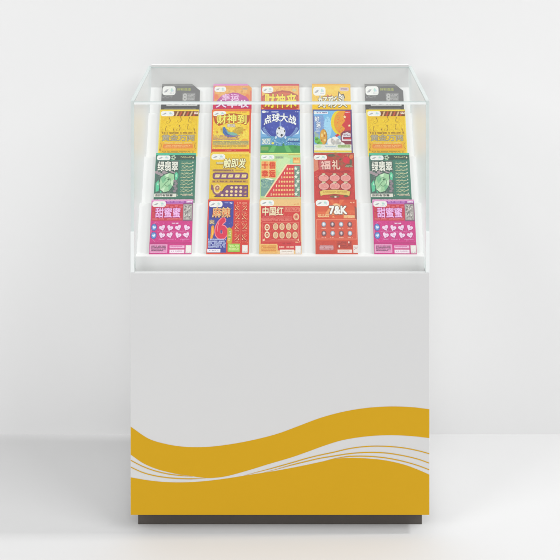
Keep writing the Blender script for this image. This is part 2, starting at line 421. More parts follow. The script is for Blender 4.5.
def d_green(seed):
    p = Print(seed); p.base('#3F7D68')
    p.rect(0, 0, 100, 4.5, '#5DBE98')
    p.rect(36, 5, 98, 17, '#3A4F45'); p.many([p.ellp(44 + 4 * math.cos(t), 11 + 4 * math.sin(t), 2.4, 2) for t in (0, 1.3, 2.5, 3.8, 5)], '#B9C9B0'); p.ell(41, 20, 3, 5, '#58B98C')
    p.tag(3, 6, 36, 17.5)
    p.rect(2, 18, 58, 98, '#4C6A60'); p.ornate(2.5, 19, 57.5, 97, ('#6A8A7C', '#35544A', '#8A9A8C'), 50, 4)
    p.small_print(62, 8, 90, 13, 2, '#C9C590'); p.ell(93, 11, 2, 2, '#DCD9B8')
    p.g = 'scratch_panel'
    p.rect(60, 16, 97, 106, '#3C7A66'); p.ornate(60.5, 17, 96.5, 105, ('#4C8E78', '#2C6452'), 50, 3.5)
    for i in range(10):
        y = 24 + 8.3 * i
        p.stroke([(63, y + 2.6), (68, y + 1), (72, y + 3), (78, y + .4), (83, y + 2.4), (88, y + .6), (92, y + 1.2)], 1.9, '#C5C8A0'); p.ell(92.5, y - 1.4, 1.7, 1.5, '#DCDCC6')
        p.small_print(64, y - 2.6, 86, y - .6, 1, '#9CB49A', .8, .7)
    p.g = 'card'
    p.many([p.ellp(4 + 6 * k, 47 + (k % 3) * 3, 4.5, 3.6) for k in range(9)], '#A99CA0')
    p.many([[(3,74),(9,66),(14,76),(11,92),(4,94)], [(48,50),(54,46),(58,54),(55,66),(49,64)], [(13,84),(18,80),(22,92),(16,97)]], '#5FC79A')
    p.many([[(6,78),(9,70),(11,78)], [(50,56),(54,50),(55,60)]], '#B5E6CC')
    leaf = [(12,72),(15,60),(24,53),(36,49),(47,52),(48,64),(45,80),(36,92),(24,95),(15,88)]
    p.poly([(28 + (x-28)*1.1, 72 + (y-72)*1.1) for x, y in leaf], '#39544A'); p.poly(leaf, '#A6D3A6')
    p.many([[(24,53),(36,49),(32,62)], [(48,64),(45,80),(36,70)], [(15,88),(24,95),(26,82)]], '#CDEBC8')
    p.many([[(15,60),(24,53),(28,66),(20,74)], [(36,92),(45,80),(34,76)]], '#7FBE92')
    p.ring(32, 70, 9, 11, 1.4, '#5A8C66', 200, 500, 16); p.stroke([(18, 84), (28, 72), (42, 60)], 1.5, '#5A8C66'); p.ell(34, 64, 2.5, 2, '#3E6B4C')
    p.many([p.ellp(50 + 3*(k % 2), 68 + 6 * k, 4, 3) for k in range(5)], '#90848C')
    p.rr(1, 98, 55, 106, 1, '#E9E6DC'); p.txt('刮开有惊喜', 4, 99.4, 46, 104.8, '#39433C', bold=.03)
    p.small_print(57, 100, 96, 105, 1, '#C2B8A8'); p.rect(0, 108, 100, VMAX, '#3A6A5A'); p.small_print(6, 111, 94, 120, 3, '#A9BFB2')
    p.g = 'title_lettering'; p.txt('绿翡翠', 6, 21, 56, 44, '#F1F1E6', '#2E4038', .045, .022)
    return p
def d_pink(seed):
    p = Print(seed); p.base('#CF3F88')
    p.rect(0, 0, 100, 4, '#E6A3CC'); p.rect(0, 4, 100, 14, '#D77FB8'); p.rect(34, 3.5, 100, 9.5, '#A553A6'); p.small_print(38, 4.6, 80, 8.2, 1, '#D9A6D8'); p.small_print(84, 3.8, 98, 8, 1, '#F5E6F2', .8)
    p.rect(2, 11, 76, 49, '#C93E50')
    p.rect(76.5, 9, 100, 50, '#8B5577')
    p.many([p.rrp(12 + 11 * k, 13 + (k % 2) * 2, 20 + 11 * k, 17 + (k % 2) * 2, 2) for k in range(6)], '#DD6A74')
    p.small_print(4, 44, 74, 48, 1, '#E58A92', .5)
    p.ornate(3, 12, 75, 48, ('#D65A68', '#B23046'), 40, 3); p.ornate(1, 51, 99, 100, ('#DA5A9C', '#C03480', '#E37AB2'), 60, 4)
    p.tag(2, 4, 35, 17)
    p.g = 'scratch_panel'
    p.rr(77, 11, 98, 47, 2, '#A8A39E')
    r = p.r
    for col in ('#7F7B78', '#C9C4BE', '#6E6A6C', '#DAD6D0'):
        p.many([p.ellp(79.5 + r.random() * 16, 13 + r.random() * 32, r.uniform(.8, 2.2), r.uniform(.8, 2.2), 8) for _ in range(16)], col)
    p.ring(18, 74, 16, 24, .8, '#E9A0C8', 110, 250, 16)
    for k, (u, v) in enumerate(((9, 64), (9, 82.5))):
        p.ell(u, v, 7, 8.2, '#47559F'); p.ell(u, v, 5.6, 6.8, '#6F93CF'); p.poly(p.heart(u + .3, v, 4, .3 - .6 * k), '#DDEBFA')
    p.small_print(51, 53.6, 67, 57, 1, '#F9DDEE', .8)
    hs = [(28.5, 65, -.3), (47, 65.5, .35), (66.5, 65, -.35), (86.5, 65, .45), (28.5, 82, .3), (47, 81.5, -.25), (67, 82, .35), (86.5, 81.5, -.25)]
    p.many([p.heart(u + .7, v + 1, 7.6, a) for u, v, a in hs], '#A82C72'); p.many([p.heart(u, v, 7.2, a) for u, v, a in hs], '#F4D9EE')
    p.many([p.ellp(u + 1, v + 1.5, 2.2, 1.6, 10) for u, v, a in hs], '#E3A9D3')
    p.small_print(24, 90.2, 94, 93.4, 1, '#E083B6', .7); p.small_print(18, 73, 94, 74.6, 1, '#E083B6', .7)
    p.g = 'card'
    p.rect(0, 97, 100, 101, '#C23A80'); p.rr(1, 102, 43, 122, 1.5, '#E294BE'); p.frame(3, 103.5, 41, 120.5, .6, '#F0BFD8')
    p.small_print(5, 105.5, 39, 118.5, 4, '#70405C', .7, .9)
    p.rect(48, 105, 83, 111.5, '#F0BCD8'); p.small_print(50, 106.5, 81, 110.3, 1, '#D679B0'); p.rect(48, 114.5, 83, 122.6, '#F6E6EF'); p.small_print(52, 117, 78, 120.2, 1, '#CDA9BF')
    p.white_code_box(86, 104.5, 99, 122.6)
    p.g = 'title_lettering'; p.txt('甜蜜蜜', 11, 19.5, 70, 41.5, '#F7C3EF', '#B52F86', .04, .02)
    return p
def d_gems(seed):
    p = Print(seed, (12, 11)); p.base('#E39B48')
    p.poly([(0,0),(88,0),(93,4.6),(0,4.6)], '#D98CC4'); p.many([p.ellp(14 + 11 * k, 22 + 4 * math.sin(k * 2), 8, 5) for k in range(7)], '#EBB463'); p.ornate(4, 7, 84, 36, ('#EFC27A', '#D98636', '#E0A058'), 40, 4); p.rect(0, 5, 3, VMAX, '#D871A0'); p.rect(96, 18, 100, VMAX, '#DE6A4C')
    p.many([p.ellp(8, 34, 6, 7), p.ellp(89, 36, 6, 9)], '#E5763F')
    p.poly([(10, 44), (22, 31), (50, 23), (64, 24), (86, 34), (94, 44), (97, 66), (4, 66)], '#B83B92')
    p.rect(0, 56, 100, 66, '#CC3A5E')
    p.tag(3, 7, 33, 21)
    p.many([p.ellp(78 + 3 * k, 12 + 2 * (k % 2), 3, 2) for k in range(4)], '#C9A083')
    p.g = 'title_lettering'; p.txt('幸运', 22, 27, 68, 44, '#F9CDEE', '#C0439E', .03, .022, bend=3); p.txt('大丰收', 8, 43, 92, 62, '#FBE3F2', '#A2287E', .045, .03)
    p.g = 'scratch_panel'; p.rr(6, 70, 94, 116, 4, '#E8B65A'); p.many([p.ellp(20 + 20*i, 82 + 20*j, 7, 7) for i in range(4) for j in range(2)], '#F2DDA0')
    return p
def d_red_fortune(seed):
    p = Print(seed); p.base('#EDB660')
    p.rect(0, 0, 100, 5, '#C8374A'); p.rect(0, 5, 3, VMAX, '#D8564A'); p.rect(97, 5, 100, VMAX, '#E28A5A')
    p.small_print(46, 7.5, 92, 11, 1, '#E08A3C'); p.ornate(4, 6, 96, 30, ('#F3CC80', '#DF9A48', '#D9783C'), 40, 4); p.ell(87, 17, 6, 3.5, '#C5C38C')
    p.poly([(3, 32), (20, 24), (40, 20), (55, 17), (75, 19), (97, 30), (97, 64), (85, 68), (12, 68), (3, 62)], '#B5432C')
    p.poly([(5, 36), (24, 28), (55, 22), (80, 25), (95, 34), (95, 60), (5, 60)], '#D2602E')
    p.tag(3, 7, 32, 24)
    p.rect(4, 66, 96, 122, '#D04434')
    p.g = 'title_lettering'; p.txt('财神来', 10, 27, 92, 62, '#F6DF55', '#93341E', .04, .03, bend=-3)
    p.g = 'scratch_panel'; p.rr(8, 72, 92, 114, 4, '#E7A050'); p.many([p.ellp(20 + 20*i, 84 + 18*j, 7, 7) for i in range(4) for j in range(2)], '#F4E0A8')
    return p
def d_yellow_cat(seed):
    p = Print(seed); p.base('#EEC440')
    p.rect(0, 0, 100, 4, '#E9AE38'); p.many([p.ellp(30 + 18 * k, 14 + 5 * (k % 2), 9, 5) for k in range(4)], '#F1CE58'); p.ornate(3, 5, 97, 66, ('#F6DA70', '#DDAE34'), 45, 4)
    p.tag(3, 8, 35, 31, True)
    p.rr(72, 9, 96, 19, 4, '#D8C2C6'); p.small_print(75, 11, 93, 17, 2, '#8A6A84')
    p.poly([(36, 38), (40, 27), (46, 34), (50, 27), (54, 38)], '#C9694A')
    p.poly([(66, 38), (69, 18), (75, 28), (82, 26), (86, 38)], '#3D3A34'); p.poly([(68, 38), (71, 24), (76, 31), (81, 30), (83, 38)], '#F5F2EA')
    p.g = 'title_lettering'; p.txt('好彩头', 16, 33, 90, 62, '#F8F2DC', '#4A3A26', .045, .02)
    p.g = 'scratch_panel'; p.rr(6, 72, 94, 116, 4, '#E0A53A'); p.many([p.ellp(20 + 20*i, 84 + 20*j, 7, 7) for i in range(4) for j in range(2)], '#F6E9B8')
    return p
def d_orange_fortune(seed):
    p = Print(seed); p.base('#E8944A')
    p.rect(3, 5, 97, 100, '#F3CD52'); p.rect(96, 0, 100, VMAX, '#DB5B40'); p.rect(0, 0, 2.5, VMAX, '#E26C48'); p.rect(2.5, 0, 96, 3, '#DD6A52')
    p.many([p.ellp(30, 70, 24, 22), p.ellp(72, 66, 22, 22), p.ellp(52, 52, 30, 14)], '#F1D75C'); p.many([p.ellp(16, 86, 10, 8), p.ellp(84, 84, 10, 10)], '#EDB04A'); p.ornate(3.5, 40, 95, 100, ('#F6E488', '#DDA440', '#E8B84E', '#C9B060'), 50, 4)
    p.small_print(60, 6, 92, 9, 1, '#C4803A')
    p.tag(3, 4, 36, 17)
    p.poly([(3, 16), (15, 17), (45, 10), (60, 10), (85, 15), (97, 14), (95, 30), (88, 40), (70, 34), (40, 34), (18, 42), (8, 34)], '#B5552B')
    p.poly([(8, 19), (30, 16), (52, 13), (86, 19), (84, 34), (60, 31), (40, 31), (16, 37)], '#D98A3C')
    p.g = 'title_lettering'; p.txt('财神到', 13, 13, 88, 36, '#F8EC7A', '#94421E', .035, .024, bend=3)
    p.txt('幸运', 39, 37, 60, 45, '#FBF2E6', '#7A4A3A', .04, .02)
    p.g = 'card'
    p.poly([(28, 46), (33, 44), (38, 52), (46, 60), (56, 64), (66, 66), (60, 70), (48, 71), (36, 68), (29, 60)], '#4C74AE'); p.poly([(36, 52), (44, 58), (54, 58), (64, 62), (68, 68), (52, 66), (42, 62)], '#7FB3A4')
    p.stroke([(30, 50), (36, 60), (46, 68)], 1.6, '#34508C'); p.many([p.ellp(14, 58, 2, 3), p.ellp(84, 52, 3, 2), p.ellp(78, 60, 2, 2)], '#D88F36')
    p.stroke([(44, 68), (42, 72), (46, 73)], 1.3, '#5C4636'); p.stroke([(64, 66), (67, 70), (62, 72)], 1.3, '#5C4636')
    p.small_print(5, 66, 72, 78, 4, '#A96A8E', .6)
    p.g = 'scratch_panel'; p.rect(4, 80, 95, 90, '#D8BE72'); p.small_print(5, 80.5, 94, 89.5, 3, '#87906A', .72, .92)
    p.small_print(5, 91.5, 90, 96, 2, '#B9925A')
    p.g = 'card'
    p.rect(2.5, 101, 96, 107, '#CE3B2E'); p.small_print(36, 102.5, 62, 105, 1, '#EBB090'); p.rect(2.5, 107, 96, VMAX, '#EFCB60')
    return p
def d_football(seed):
    p = Print(seed); p.base('#3A469C')
    p.many([p.ellp(50, 30, 46, 24)], '#4350A8'); p.ornate(3, 8, 97, 64, ('#5662B8', '#2E3A8C', '#6C80C8'), 50, 4)
    p.rect(0, 4, 2, 95, '#6C8CC8'); p.rect(97, 4, 100, 95, '#6C8CC8')
    p.small_print(9, 4.5, 46, 8, 1, '#C8CFEA', .8); p.small_print(88, 4.5, 97, 8, 1, '#C8CFEA')
    p.tag(3, 3, 12, 9)
    for k in range(3):
        p.ring(50, 22, 50 - k*2, 60 - k*3, .9, '#A5C8EA', 25, 80, 18); p.ring(50, 22, 50 - k*2, 60 - k*3, .9, '#A5C8EA', 100, 155, 18)
    p.poly([(0, 50), (8, 60), (20, 68), (30, 72), (24, 80), (0, 76)], '#79ABD6'); p.poly([(100, 50), (92, 60), (82, 68), (70, 72), (76, 80), (100, 76)], '#79ABD6')
    p.poly([(1, 50), (7, 58), (14, 64), (4, 62)], '#CFE6F4'); p.poly([(99, 50), (93, 58), (86, 64), (96, 62)], '#CFE6F4')
    p.poly([(0, 72), (30, 68), (50, 72), (70, 68), (100, 72), (100, 96), (0, 96)], '#5C96BE')
    r = p.r
    for col in ('#8FC0DA', '#3F6FA4', '#BBD8E4', '#4E86B4'):
        p.many([p.ellp(2 + r.random() * 96, 74 + r.random() * 18, r.uniform(.7, 1.6), r.uniform(.7, 1.5), 7) for _ in range(34)], col)
    p.poly([(48.5, 24), (51.5, 24), (52.5, 46), (48, 46)], '#7F94CC')
    p.ell(51, 58, 12.8, 15.2, '#7E93C6'); p.ell(51, 57.5, 11.6, 14, '#E3E5EA')
    p.many([p.ellp(51 + 2.4, 65.5, 3.2, 3.9, 5, .4), p.ellp(47, 48, 3.2, 3, 5, .9), p.ellp(60.5, 55, 1.7, 3.4, 5)], '#363A44'); p.many([p.ellp(42, 61, 1.7, 3, 5), p.ellp(55, 45.2, 2, 1.2, 6)], '#5A5F70')
    for a, b in (((48, 51), (52, 62)), ((49, 50), (58, 53)), ((43, 60), (49, 65)), ((56, 67), (60, 60)), ((44, 50), (41, 56))): p.stroke([a, ((a[0]+b[0])/2+.4, (a[1]+b[1])/2), b], .8, '#A7ABB8')
    p.many([[(36, 70), (40, 66), (42, 72), (38, 76)], [(66, 70), (62, 66), (60, 72), (64, 76)]], '#C8DCEA')
    p.rect(68, 80, 99, 83, '#33558F')
    p.poly([(0, 92), (20, 90), (50, 93), (80, 90), (100, 92), (100, 108), (0, 108)], '#3F9650'); p.many([[(30, 92), (40, 92), (34, 108), (20, 108)], [(60, 92), (70, 92), (80, 108), (66, 108)]], '#62B466')
    p.rect(2, 95, 20, 104, '#7FA85A'); p.many([p.ellp(58, 90, 3, 4), p.ellp(88, 96, 4, 3)], '#357E48'); p.rect(0, 108, 100, VMAX, '#3E8E4C')
    p.g = 'scratch_panel'; p.rr(2, 73, 27, 90, 2, '#86B0CC'); p.txt('20万', 4, 75, 25, 88, '#F4F6F0', '#4E8A6A', .03, .03); p.g = 'card'; p.ell(31, 86, 3.4, 3, '#E2DC70'); p.g = 'card'; p.small_print(70, 74, 97, 79.5, 2, '#D5E6F0', .7)
    p.g = 'title_lettering'; p.txt('点球大战', 8, 13, 90, 34, '#F4F6FB', '#2A3480', .03, .026, bend=9)
    return p
def d_sunny(seed):
    p = Print(seed); p.base('#55477E')
    p.rect(2.5, 3, 97, 93, '#7FB8DE'); p.poly([(2.5, 16), (26, 14), (34, 40), (24, 66), (2.5, 70)], '#7F9CCC'); p.ell(38, 46, 10, 28, '#A5D2EA'); p.ornate(4, 14, 46, 88, ('#A9D4EC', '#6AA4D0'), 30, 4)
    eg = p.ellp(76, 33, 30, 35); eg = [(min(x, 97), max(y, 3)) for x, y in eg]; p.poly(eg, '#E3CB3E')
    eg = [(min(x, 97), max(y, 3)) for x, y in p.ellp(79, 33, 25, 32)]; p.poly(eg, '#E39B42')
    p.poly([(84, 3), (97, 3), (97, 62), (76, 60), (82, 48), (74, 40), (83, 28), (78, 18)], '#CB3F44')
    r = p.r; p.many([p.ellp(62 + r.random()*20, 10 + r.random()*48, 1.8, 1.4, 9) for _ in range(16)], '#D97B48'); p.many([p.ellp(62 + r.random()*16, 10 + r.random()*48, 1.6, 1.3, 9) for _ in range(10)], '#C9B44A')
    p.many([p.starp(82, 19, 4.6), p.starp(93, 41, 4)], '#F6EBB8')
    p.poly([(70, 62), (76, 56), (84, 54), (97, 53), (97, 90), (70, 90)], '#8A3A4A'); p.ring(90, 72, 17, 14, 3, '#F0E6EA', 150, 270, 14); p.rr(76, 60, 96, 70, 3, '#E3DCE0'); p.small_print(78, 62, 95, 68.5, 2, '#8E7484'); p.rr(73, 76, 97, 80, 1, '#EADADF'); p.rr(80, 72, 97, 75, 1, '#C94248'); p.poly([(56, 66), (64, 61), (68, 66), (60, 70)], '#CE4446')
    p.ell(27, 70, 9.5, 20, '#A2762E'); p.ell(26, 70, 8.6, 19, '#D6A148'); p.many([p.ellp(23, 66, 2.6, 5), p.ellp(30, 78, 3, 3), p.ellp(30, 60, 2, 3)], '#E8CE8C'); p.many([p.ellp(29, 67, 1.6, 2.6), p.ellp(22, 78, 1.6, 2)], '#B4562E')
    p.many([p.ellp(12, 80, 8, 7), p.ellp(9, 73, 5, 6), p.ellp(17, 86, 7, 4)], '#78BB55'); p.many([p.ellp(10, 66, 5, 5), p.ellp(6, 60, 3, 4)], '#A0B4A6')
    p.many([p.ellp(46, 83, 10, 10), p.ellp(56, 80, 11, 11), p.ellp(64, 84, 8, 9), p.ellp(70, 88, 10, 5)], '#F4F1EC')
    p.many([p.ellp(53, 81, 1.1, 2.2, 9), p.ellp(58, 85, 1.2, 1.6, 9)], '#C9B7A6')
    p.rect(2.5, 89, 97, 100, '#E4E6DC'); p.rr(62, 89.5, 95, 97, 3, '#B4C78E'); p.small_print(64, 91, 93, 95.5, 2, '#6E8A58'); p.small_print(30, 93.5, 58, 97, 1, '#8AA6C6'); p.ell(14, 94, 8, 3.4, '#CFE0B4')
    p.rect(2.5, 100, 97, 104, '#F2EEE0'); p.rect(2.5, 104, 97, 109, '#E8D05A'); p.rect(2.5, 109, 97, VMAX, '#9CC4DA')
    p.rr(3, 5.4, 39, 11, 1, '#ECEAF2'); p.small_print(5, 6.6, 37, 10, 1, '#6E7296', .8); p.small_print(84, 6.2, 95, 9.6, 1, '#F2DADA')
    p.tag(3, 4.4, 10, 12)
    p.g = 'title_lettering'; p.txt('好', 5, 18, 17, 31, '#F3F6FA', '#5470A8', .04, .03); p.txt('运', 9, 33, 20, 46, '#F3F6FA', '#5470A8', .04, .03)
    p.g = 'scratch_panel'; p.small_print(6, 48, 18, 58, 3, '#D5E2F0', .7); p.g = 'card'; p.ring(14, 25, 9, 9, .8, '#B4C8E6', 30, 200, 12)
    return p
def d_trigger(seed):
    p = Print(seed); p.base('#E9C63C')
    p.rect(0, 0, 100, 2.5, '#EDD268'); p.rect(97, 2, 100, VMAX, '#EBD47A'); p.many([p.ellp(60, 24, 40, 14)], '#E8C548'); p.ornate(1, 3, 99, 108, ('#F3DA78', '#D8B038', '#EED262'), 70, 4); p.small_print(72, 4, 95, 9, 2, '#B79A44')
    p.tag(3, 3, 37, 16)
    p.g = 'title_lettering'; p.txt('一触即发', 16, 13.5, 88, 36, '#FBF2C4', '#6E5122', .045, .022, shear=.12, shadow='#B98D34')
    p.g = 'card'
    p.rr(7, 39.5, 60, 45.5, 1, '#C79F5C'); p.small_print(9, 40.6, 58, 44.6, 1, '#7E5452', .8, .9); p.small_print(62, 40.6, 84, 44.6, 1, '#C08E5A')
    p.rr(6, 66, 95, 73, 1, '#CBA04E'); p.small_print(8, 67.2, 93, 72, 1, '#825646', .7, .9)
    p.g = 'scratch_panel'
    p.rr(7.5, 47.5, 95, 64, 6, '#5E3A5C'); p.rr(9, 49, 93.5, 62.5, 5, '#7E4E76')
    for k in range(5):
        u = 19 + 16.4 * k; p.poly([(u-6.5, 59.5), (u-4.6, 52), (u+6.5, 52), (u+4.8, 59.5)], '#F3DD9E'); p.stroke([(u-4, 57.6), (u, 54.6), (u+4, 54)], 1.2, '#CFA45C')
    p.poly([(12, 105), (30, 94), (38, 82), (44, 77.5), (95, 77.5), (95, 106), (14, 106)], '#5E3A5C'); p.poly([(18, 104.6), (33, 94.5), (41, 82), (46, 79), (93.6, 79), (93.6, 104.6)], '#764A72')
    p.many([p.ellp(55 + 11.2*i, 83.5, 3.6, 3.1, 12) for i in range(3)] + [p.ellp(43.5 + 11.2*i, 93, 3.6, 3.1, 12) for i in range(4)] + [p.ellp(32 + 11.2*i, 101.6, 3.6, 2.8, 12) for i in range(5)], '#F2D8A0')
    p.many([[(84, 85), (91, 82), (91, 86)], [(84, 95), (91, 92), (91, 96)], [(84, 103), (91, 100), (91, 104)]], '#D9B05C')
    p.ring(20, 88, 12.5, 14, 5.4, '#8A5A70', 20, 200, 18); p.ring(20, 87, 9, 11, 3, '#F1D69A', 20, 340, 20); p.ell(20, 85, 5, 5.5, '#A05A66'); p.txt('发', 17.2, 82, 22.8, 88, '#F3DFA8', bold=.03); p.many([[(5, 76), (10, 79), (8, 90), (4, 88)]], '#84566C')
    p.g = 'card'; p.rect(0, 109, 100, VMAX, '#D8AC38')
    return p
def d_tenfold(seed):
    p = Print(seed); p.base('#BCDC9A')
    p.rect(0, 0, 100, 2.5, '#DDE98C'); p.many([p.ellp(60, 30, 22, 20)], '#CBE6B0'); p.ornate(1, 18, 66, 62, ('#CFE8B4', '#A6CC86', '#D6E29A'), 40, 4); p.ell(80, 22, 7, 9, '#A0DDB0'); p.rect(70, 3.4, 99, 5.2, '#C2B45C')
    p.rr(37, 8, 58, 14, 1, '#A8C49A'); p.small_print(38, 9, 57, 13, 2, '#6E8870')
    p.tag(2, 5, 35, 15.5)
    p.rr(81, 11, 99, 25, 1.5, '#E6B068'); p.small_print(83, 13, 97, 17, 1, '#B4603C'); p.rr(83, 18.5, 97, 23.5, 1, '#F0D08C')
    p.poly([(2, 64), (20, 61), (36, 66), (12, 104), (2, 104)], '#78A096')
    r = p.r
    for col in ('#98BEB0', '#5F8C8C', '#A9C4A4'): p.many([p.ellp(3 + (r.random()**1.4) * 26, 66 + r.random() * 18, r.uniform(.8, 1.8), r.uniform(.7, 1.4), 8) for _ in range(22)], col)
    p.poly([(12, 62), (18, 60), (34, 64), (28, 66)], '#EDF2E2')
    p.g = 'scratch_panel'
    p.poly([(64, 27), (101, 27), (101, 107), (9, 107)][:1] + [(100, 27), (100, 107), (9, 107)], '#F2DDB2'); p.poly([(67.5, 29), (100, 29), (100, 106), (13.5, 106)], '#D24448'); p.ornate(60, 30, 84, 105, ('#DC6060', '#BC343C'), 40, 3)
    ys = [39, 49, 59, 69.5, 79.5, 89.5, 100]; sh, nums = [], []
    for i, y in enumerate(ys):
        x = 78; n = i + 2
        sh += [p.rrp(77.5 - 6.6 * k, y - 2.2, 82 - 6.6 * k, y + 2.2, 1.4) for k in range(n if i else 2)]
        xs = 77.5 - 6.6 * (n - 1) - 5
        nums.append([(xs, y - 3), (xs + 1.8, y - 3), (xs + 1.8, y + 3), (xs, y + 3)])
    p.many(sh, '#F0C98A'); p.many(nums, '#F6E6C4')
    p.rect(84.5, 31, 98, 105, '#6E9080'); p.many([p.starp(88 + 5 * (i % 2), y - 1, 5.4) for i, y in enumerate(ys)], '#E6EFDF'); p.many([p.ellp(95 - 5 * (i % 2), y + 4, 2, 1.6, 8) for i, y in enumerate(ys)], '#A9C4A8')
    p.g = 'card'; p.rect(0, 108, 100, VMAX, '#D8C48A')
    p.g = 'title_lettering'; p.rr(2.5, 19, 39.5, 61, 3, '#EBC98A')
    for ch, x, y in (('十', 3.6, 20.5), ('倍', 21.5, 20.5), ('幸', 3.6, 41), ('运', 21.5, 41)):
        p.rr(x, y, x + 16.8, y + 18.6, 3, '#EBA868'); p.txt(ch, x + 1.2, y + 1.4, x + 15.6, y + 17.2, '#D64A28', bold=.05)
    return p
def d_apples(seed):
    p = Print(seed); p.base('#C93E3C')
    r = p.r
    p.ornate(1, 37, 99, 108, ('#D9594E', '#B03034', '#DE7460'), 70, 4)
    p.rect(0, 0, 100, 36, '#B4443C'); p.poly([(0, 12), (10, 18), (12, 40), (0, 46)], '#D98A70')
    for col in ('#D2574A', '#8A5A44', '#C4363A', '#A85A3E'): p.many([p.ellp(36 + r.random() * 62, 3 + r.random() * 30, r.uniform(2.5, 6), r.uniform(2, 5), 12) for _ in range(8)], col)
    p.many([p.ellp(80, 17, 8, 8)], '#D03A48'); p.many([p.ellp(93, 9, 5, 5)], '#DE7A50'); p.many([p.ellp(44, 6, 10, 3.4), p.ellp(86, 31, 8, 4), p.ellp(92, 22, 3, 7)], '#5F5A44'); p.small_print(80, 4, 98, 7, 1, '#C8A878'); p.small_print(78, 30, 96, 35, 2, '#A7B08E')
    p.tag(1, 5, 33, 16.5)
    p.many([p.ellp(30 + 8 * k, 44 + (k % 3), 4.5, 3.4, 12) for k in range(8)], '#B03438')
    p.g = 'title_lettering'; p.rr(14, 18, 43, 41, 3, '#C9666A'); p.txt('福', 17, 19.5, 41, 39.5, '#F5C9BE', '#8A2C34', .035, .022); p.txt('礼', 45, 18, 65, 40, '#F7D6C0', '#97303A', .035, .022)
    p.g = 'scratch_panel'
    bags = [(24, 60), (51, 60), (78, 60), (24, 79.5), (51, 79.5), (78, 79.5)]
    def bag(u, v, k): return p.ellp(u, v + .8, 12.6 * k, 8.6 * k)
    p.many([bag(u, v, 1.1) for u, v in bags], '#7E2A34'); p.many([bag(u, v, 1) for u, v in bags], '#EBA49E')
    p.many([p.ellp(u, v - 8.2, 5.6, 3, 12) for u, v in bags], '#7E3A38'); p.many([p.ellp(u, v - 8.4, 4.6, 2.2, 12) for u, v in bags], '#D9C9A4')
    for u, v in bags: p.small_print(u - 8, v - 3, u + 8, v + 5.5, 3, '#DB7F7E', .6); p.stroke([(u - 9, v - 3), (u - 4, v - 5.5), (u + 1, v - 6)], 1.1, '#F8DCD4')
    rb = [(14, 93), (22, 90), (50, 88.5), (78, 90), (88, 93), (86, 103.5), (76, 101), (50, 99), (24, 101), (16, 103.5)]
    p.poly([(51 + (x-51)*1.04, 96 + (y-96)*1.16) for x, y in rb], '#8E3A2C'); p.poly(rb, '#E6CB74'); p.small_print(22, 92, 80, 98, 2, '#C79A4A')
    p.g = 'card'; p.many([p.ellp(50, 105, 12, 3), p.ellp(78, 104, 6, 2.4)], '#74603C'); p.many([p.ellp(52, 106, 3, 2)], '#EBD8D0'); p.rect(0, 110, 100, VMAX, '#B83A38')
    return p
def d_spicy(seed):
    p = Print(seed); p.base('#D8503C')
    p.rect(3, 4, 62, 121, '#3B4096'); p.rect(62, 4, 98, 121, '#D13A34'); p.ornate(63, 5, 97.5, 102, ('#DC5A48', '#B82C2C', '#E27C58'), 60, 3.5); p.poly([(62, 60), (54, 70), (46, 96), (46, 121), (62, 121)], '#D4443A')
    p.many([p.ellp(8 + p.r.random() * 50, 20 + p.r.random() * 70, .9, .9, 7) for _ in range(30)], '#6F7AC0')
    p.poly([(53, 6), (60, 8), (55, 11)], '#D5DAF0'); p.small_print(40, 6, 52, 10, 1, '#8E96CC'); p.small_print(70, 7, 94, 11, 1, '#EBA58C')
    p.tag(3, 4, 35, 18)
    p.g = 'card'
    p.rr(5, 47, 17, 57, 1.5, '#9C8878'); p.txt('火', 6.6, 48, 15.4, 56, '#E3CFA4', bold=.03)
    pep = [(10, 62), (14, 59), (17, 63), (17, 76), (14, 88), (10, 93), (8, 90), (9, 78)]
    p.poly(pep, '#E69A34'); p.stroke([(13, 64), (14, 76), (11, 88)], 2, '#F3D06A'); p.stroke([(15, 60), (17, 56), (20, 54)], 1.3, '#6FA04A')
    p.txt('6', 22, 44, 46, 88, '#D63450', '#EE8E98', .035, .045); p.stroke([(28, 50), (25, 62), (25, 74)], 1.6, '#F3A9AC'); p.ell(34, 74, 2.5, 4.6, '#5A4A86')
    p.poly([(48, 66), (54, 64), (60, 70), (60, 98), (53, 103), (48, 98)], '#C6A63E'); p.poly([(51, 70), (57, 72), (57, 90), (51, 88)], '#88B04A'); p.small_print(51, 73, 57, 96, 6, '#EFE0A0', .6)
    p.small_print(3.5, 90, 45, 111, 5, '#B9C2E6', .7, .85); p.rect(2, 113, 33, 120.5, '#EDEBF2'); p.small_print(5, 115.4, 28, 118.6, 1, '#A9A4BC')
    p.rr(50, 101, 79, 119.5, 2, '#98C44E'); p.small_print(52.5, 103.5, 76.5, 117, 4, '#D8EBA4', .66, .9); p.white_code_box(84, 104, 97, 121)
    p.g = 'scratch_panel'
    p.many([[(79.4, 12), (80.2, 12), (80.2, 100), (79.4, 100)]], '#E06A52')
    for i, v in enumerate((19, 40, 62, 87)):
        for j, u in enumerate((71, 88.5)):
            q = 1 if (i + j) % 2 else -1
            p.stroke([(u + 6*q, v - 8), (u + 4*q, v - 1), (u - 1*q, v + 5), (u - 6*q, v + 8)], 3.0, '#B62A2C'); p.stroke([(u + 6*q, v - 8), (u + 3.4*q, v - 2), (u - 2*q, v + 4), (u - 6*q, v + 6.6)], 1.2, '#EFC48C')
            p.ring(u - 2*q, v - 5, 3.2, 3, .8, '#F0B890', 0, 300, 12); p.ell(u + 4*q, v + 4, 1.4, 1.3, '#F3DFB0'); p.small_print(u - 5, v + 9.5, u + 5, v + 11.5, 1, '#F0C0A0')
    p.g = 'title_lettering'; p.txt('麻辣', 12, 19, 54, 41, '#F6E3A6', '#7A2430', .05, .036); p.txt('麻辣', 12.4, 19.6, 53.6, 40.6, '#D9642E', bold=-.004)
    return p
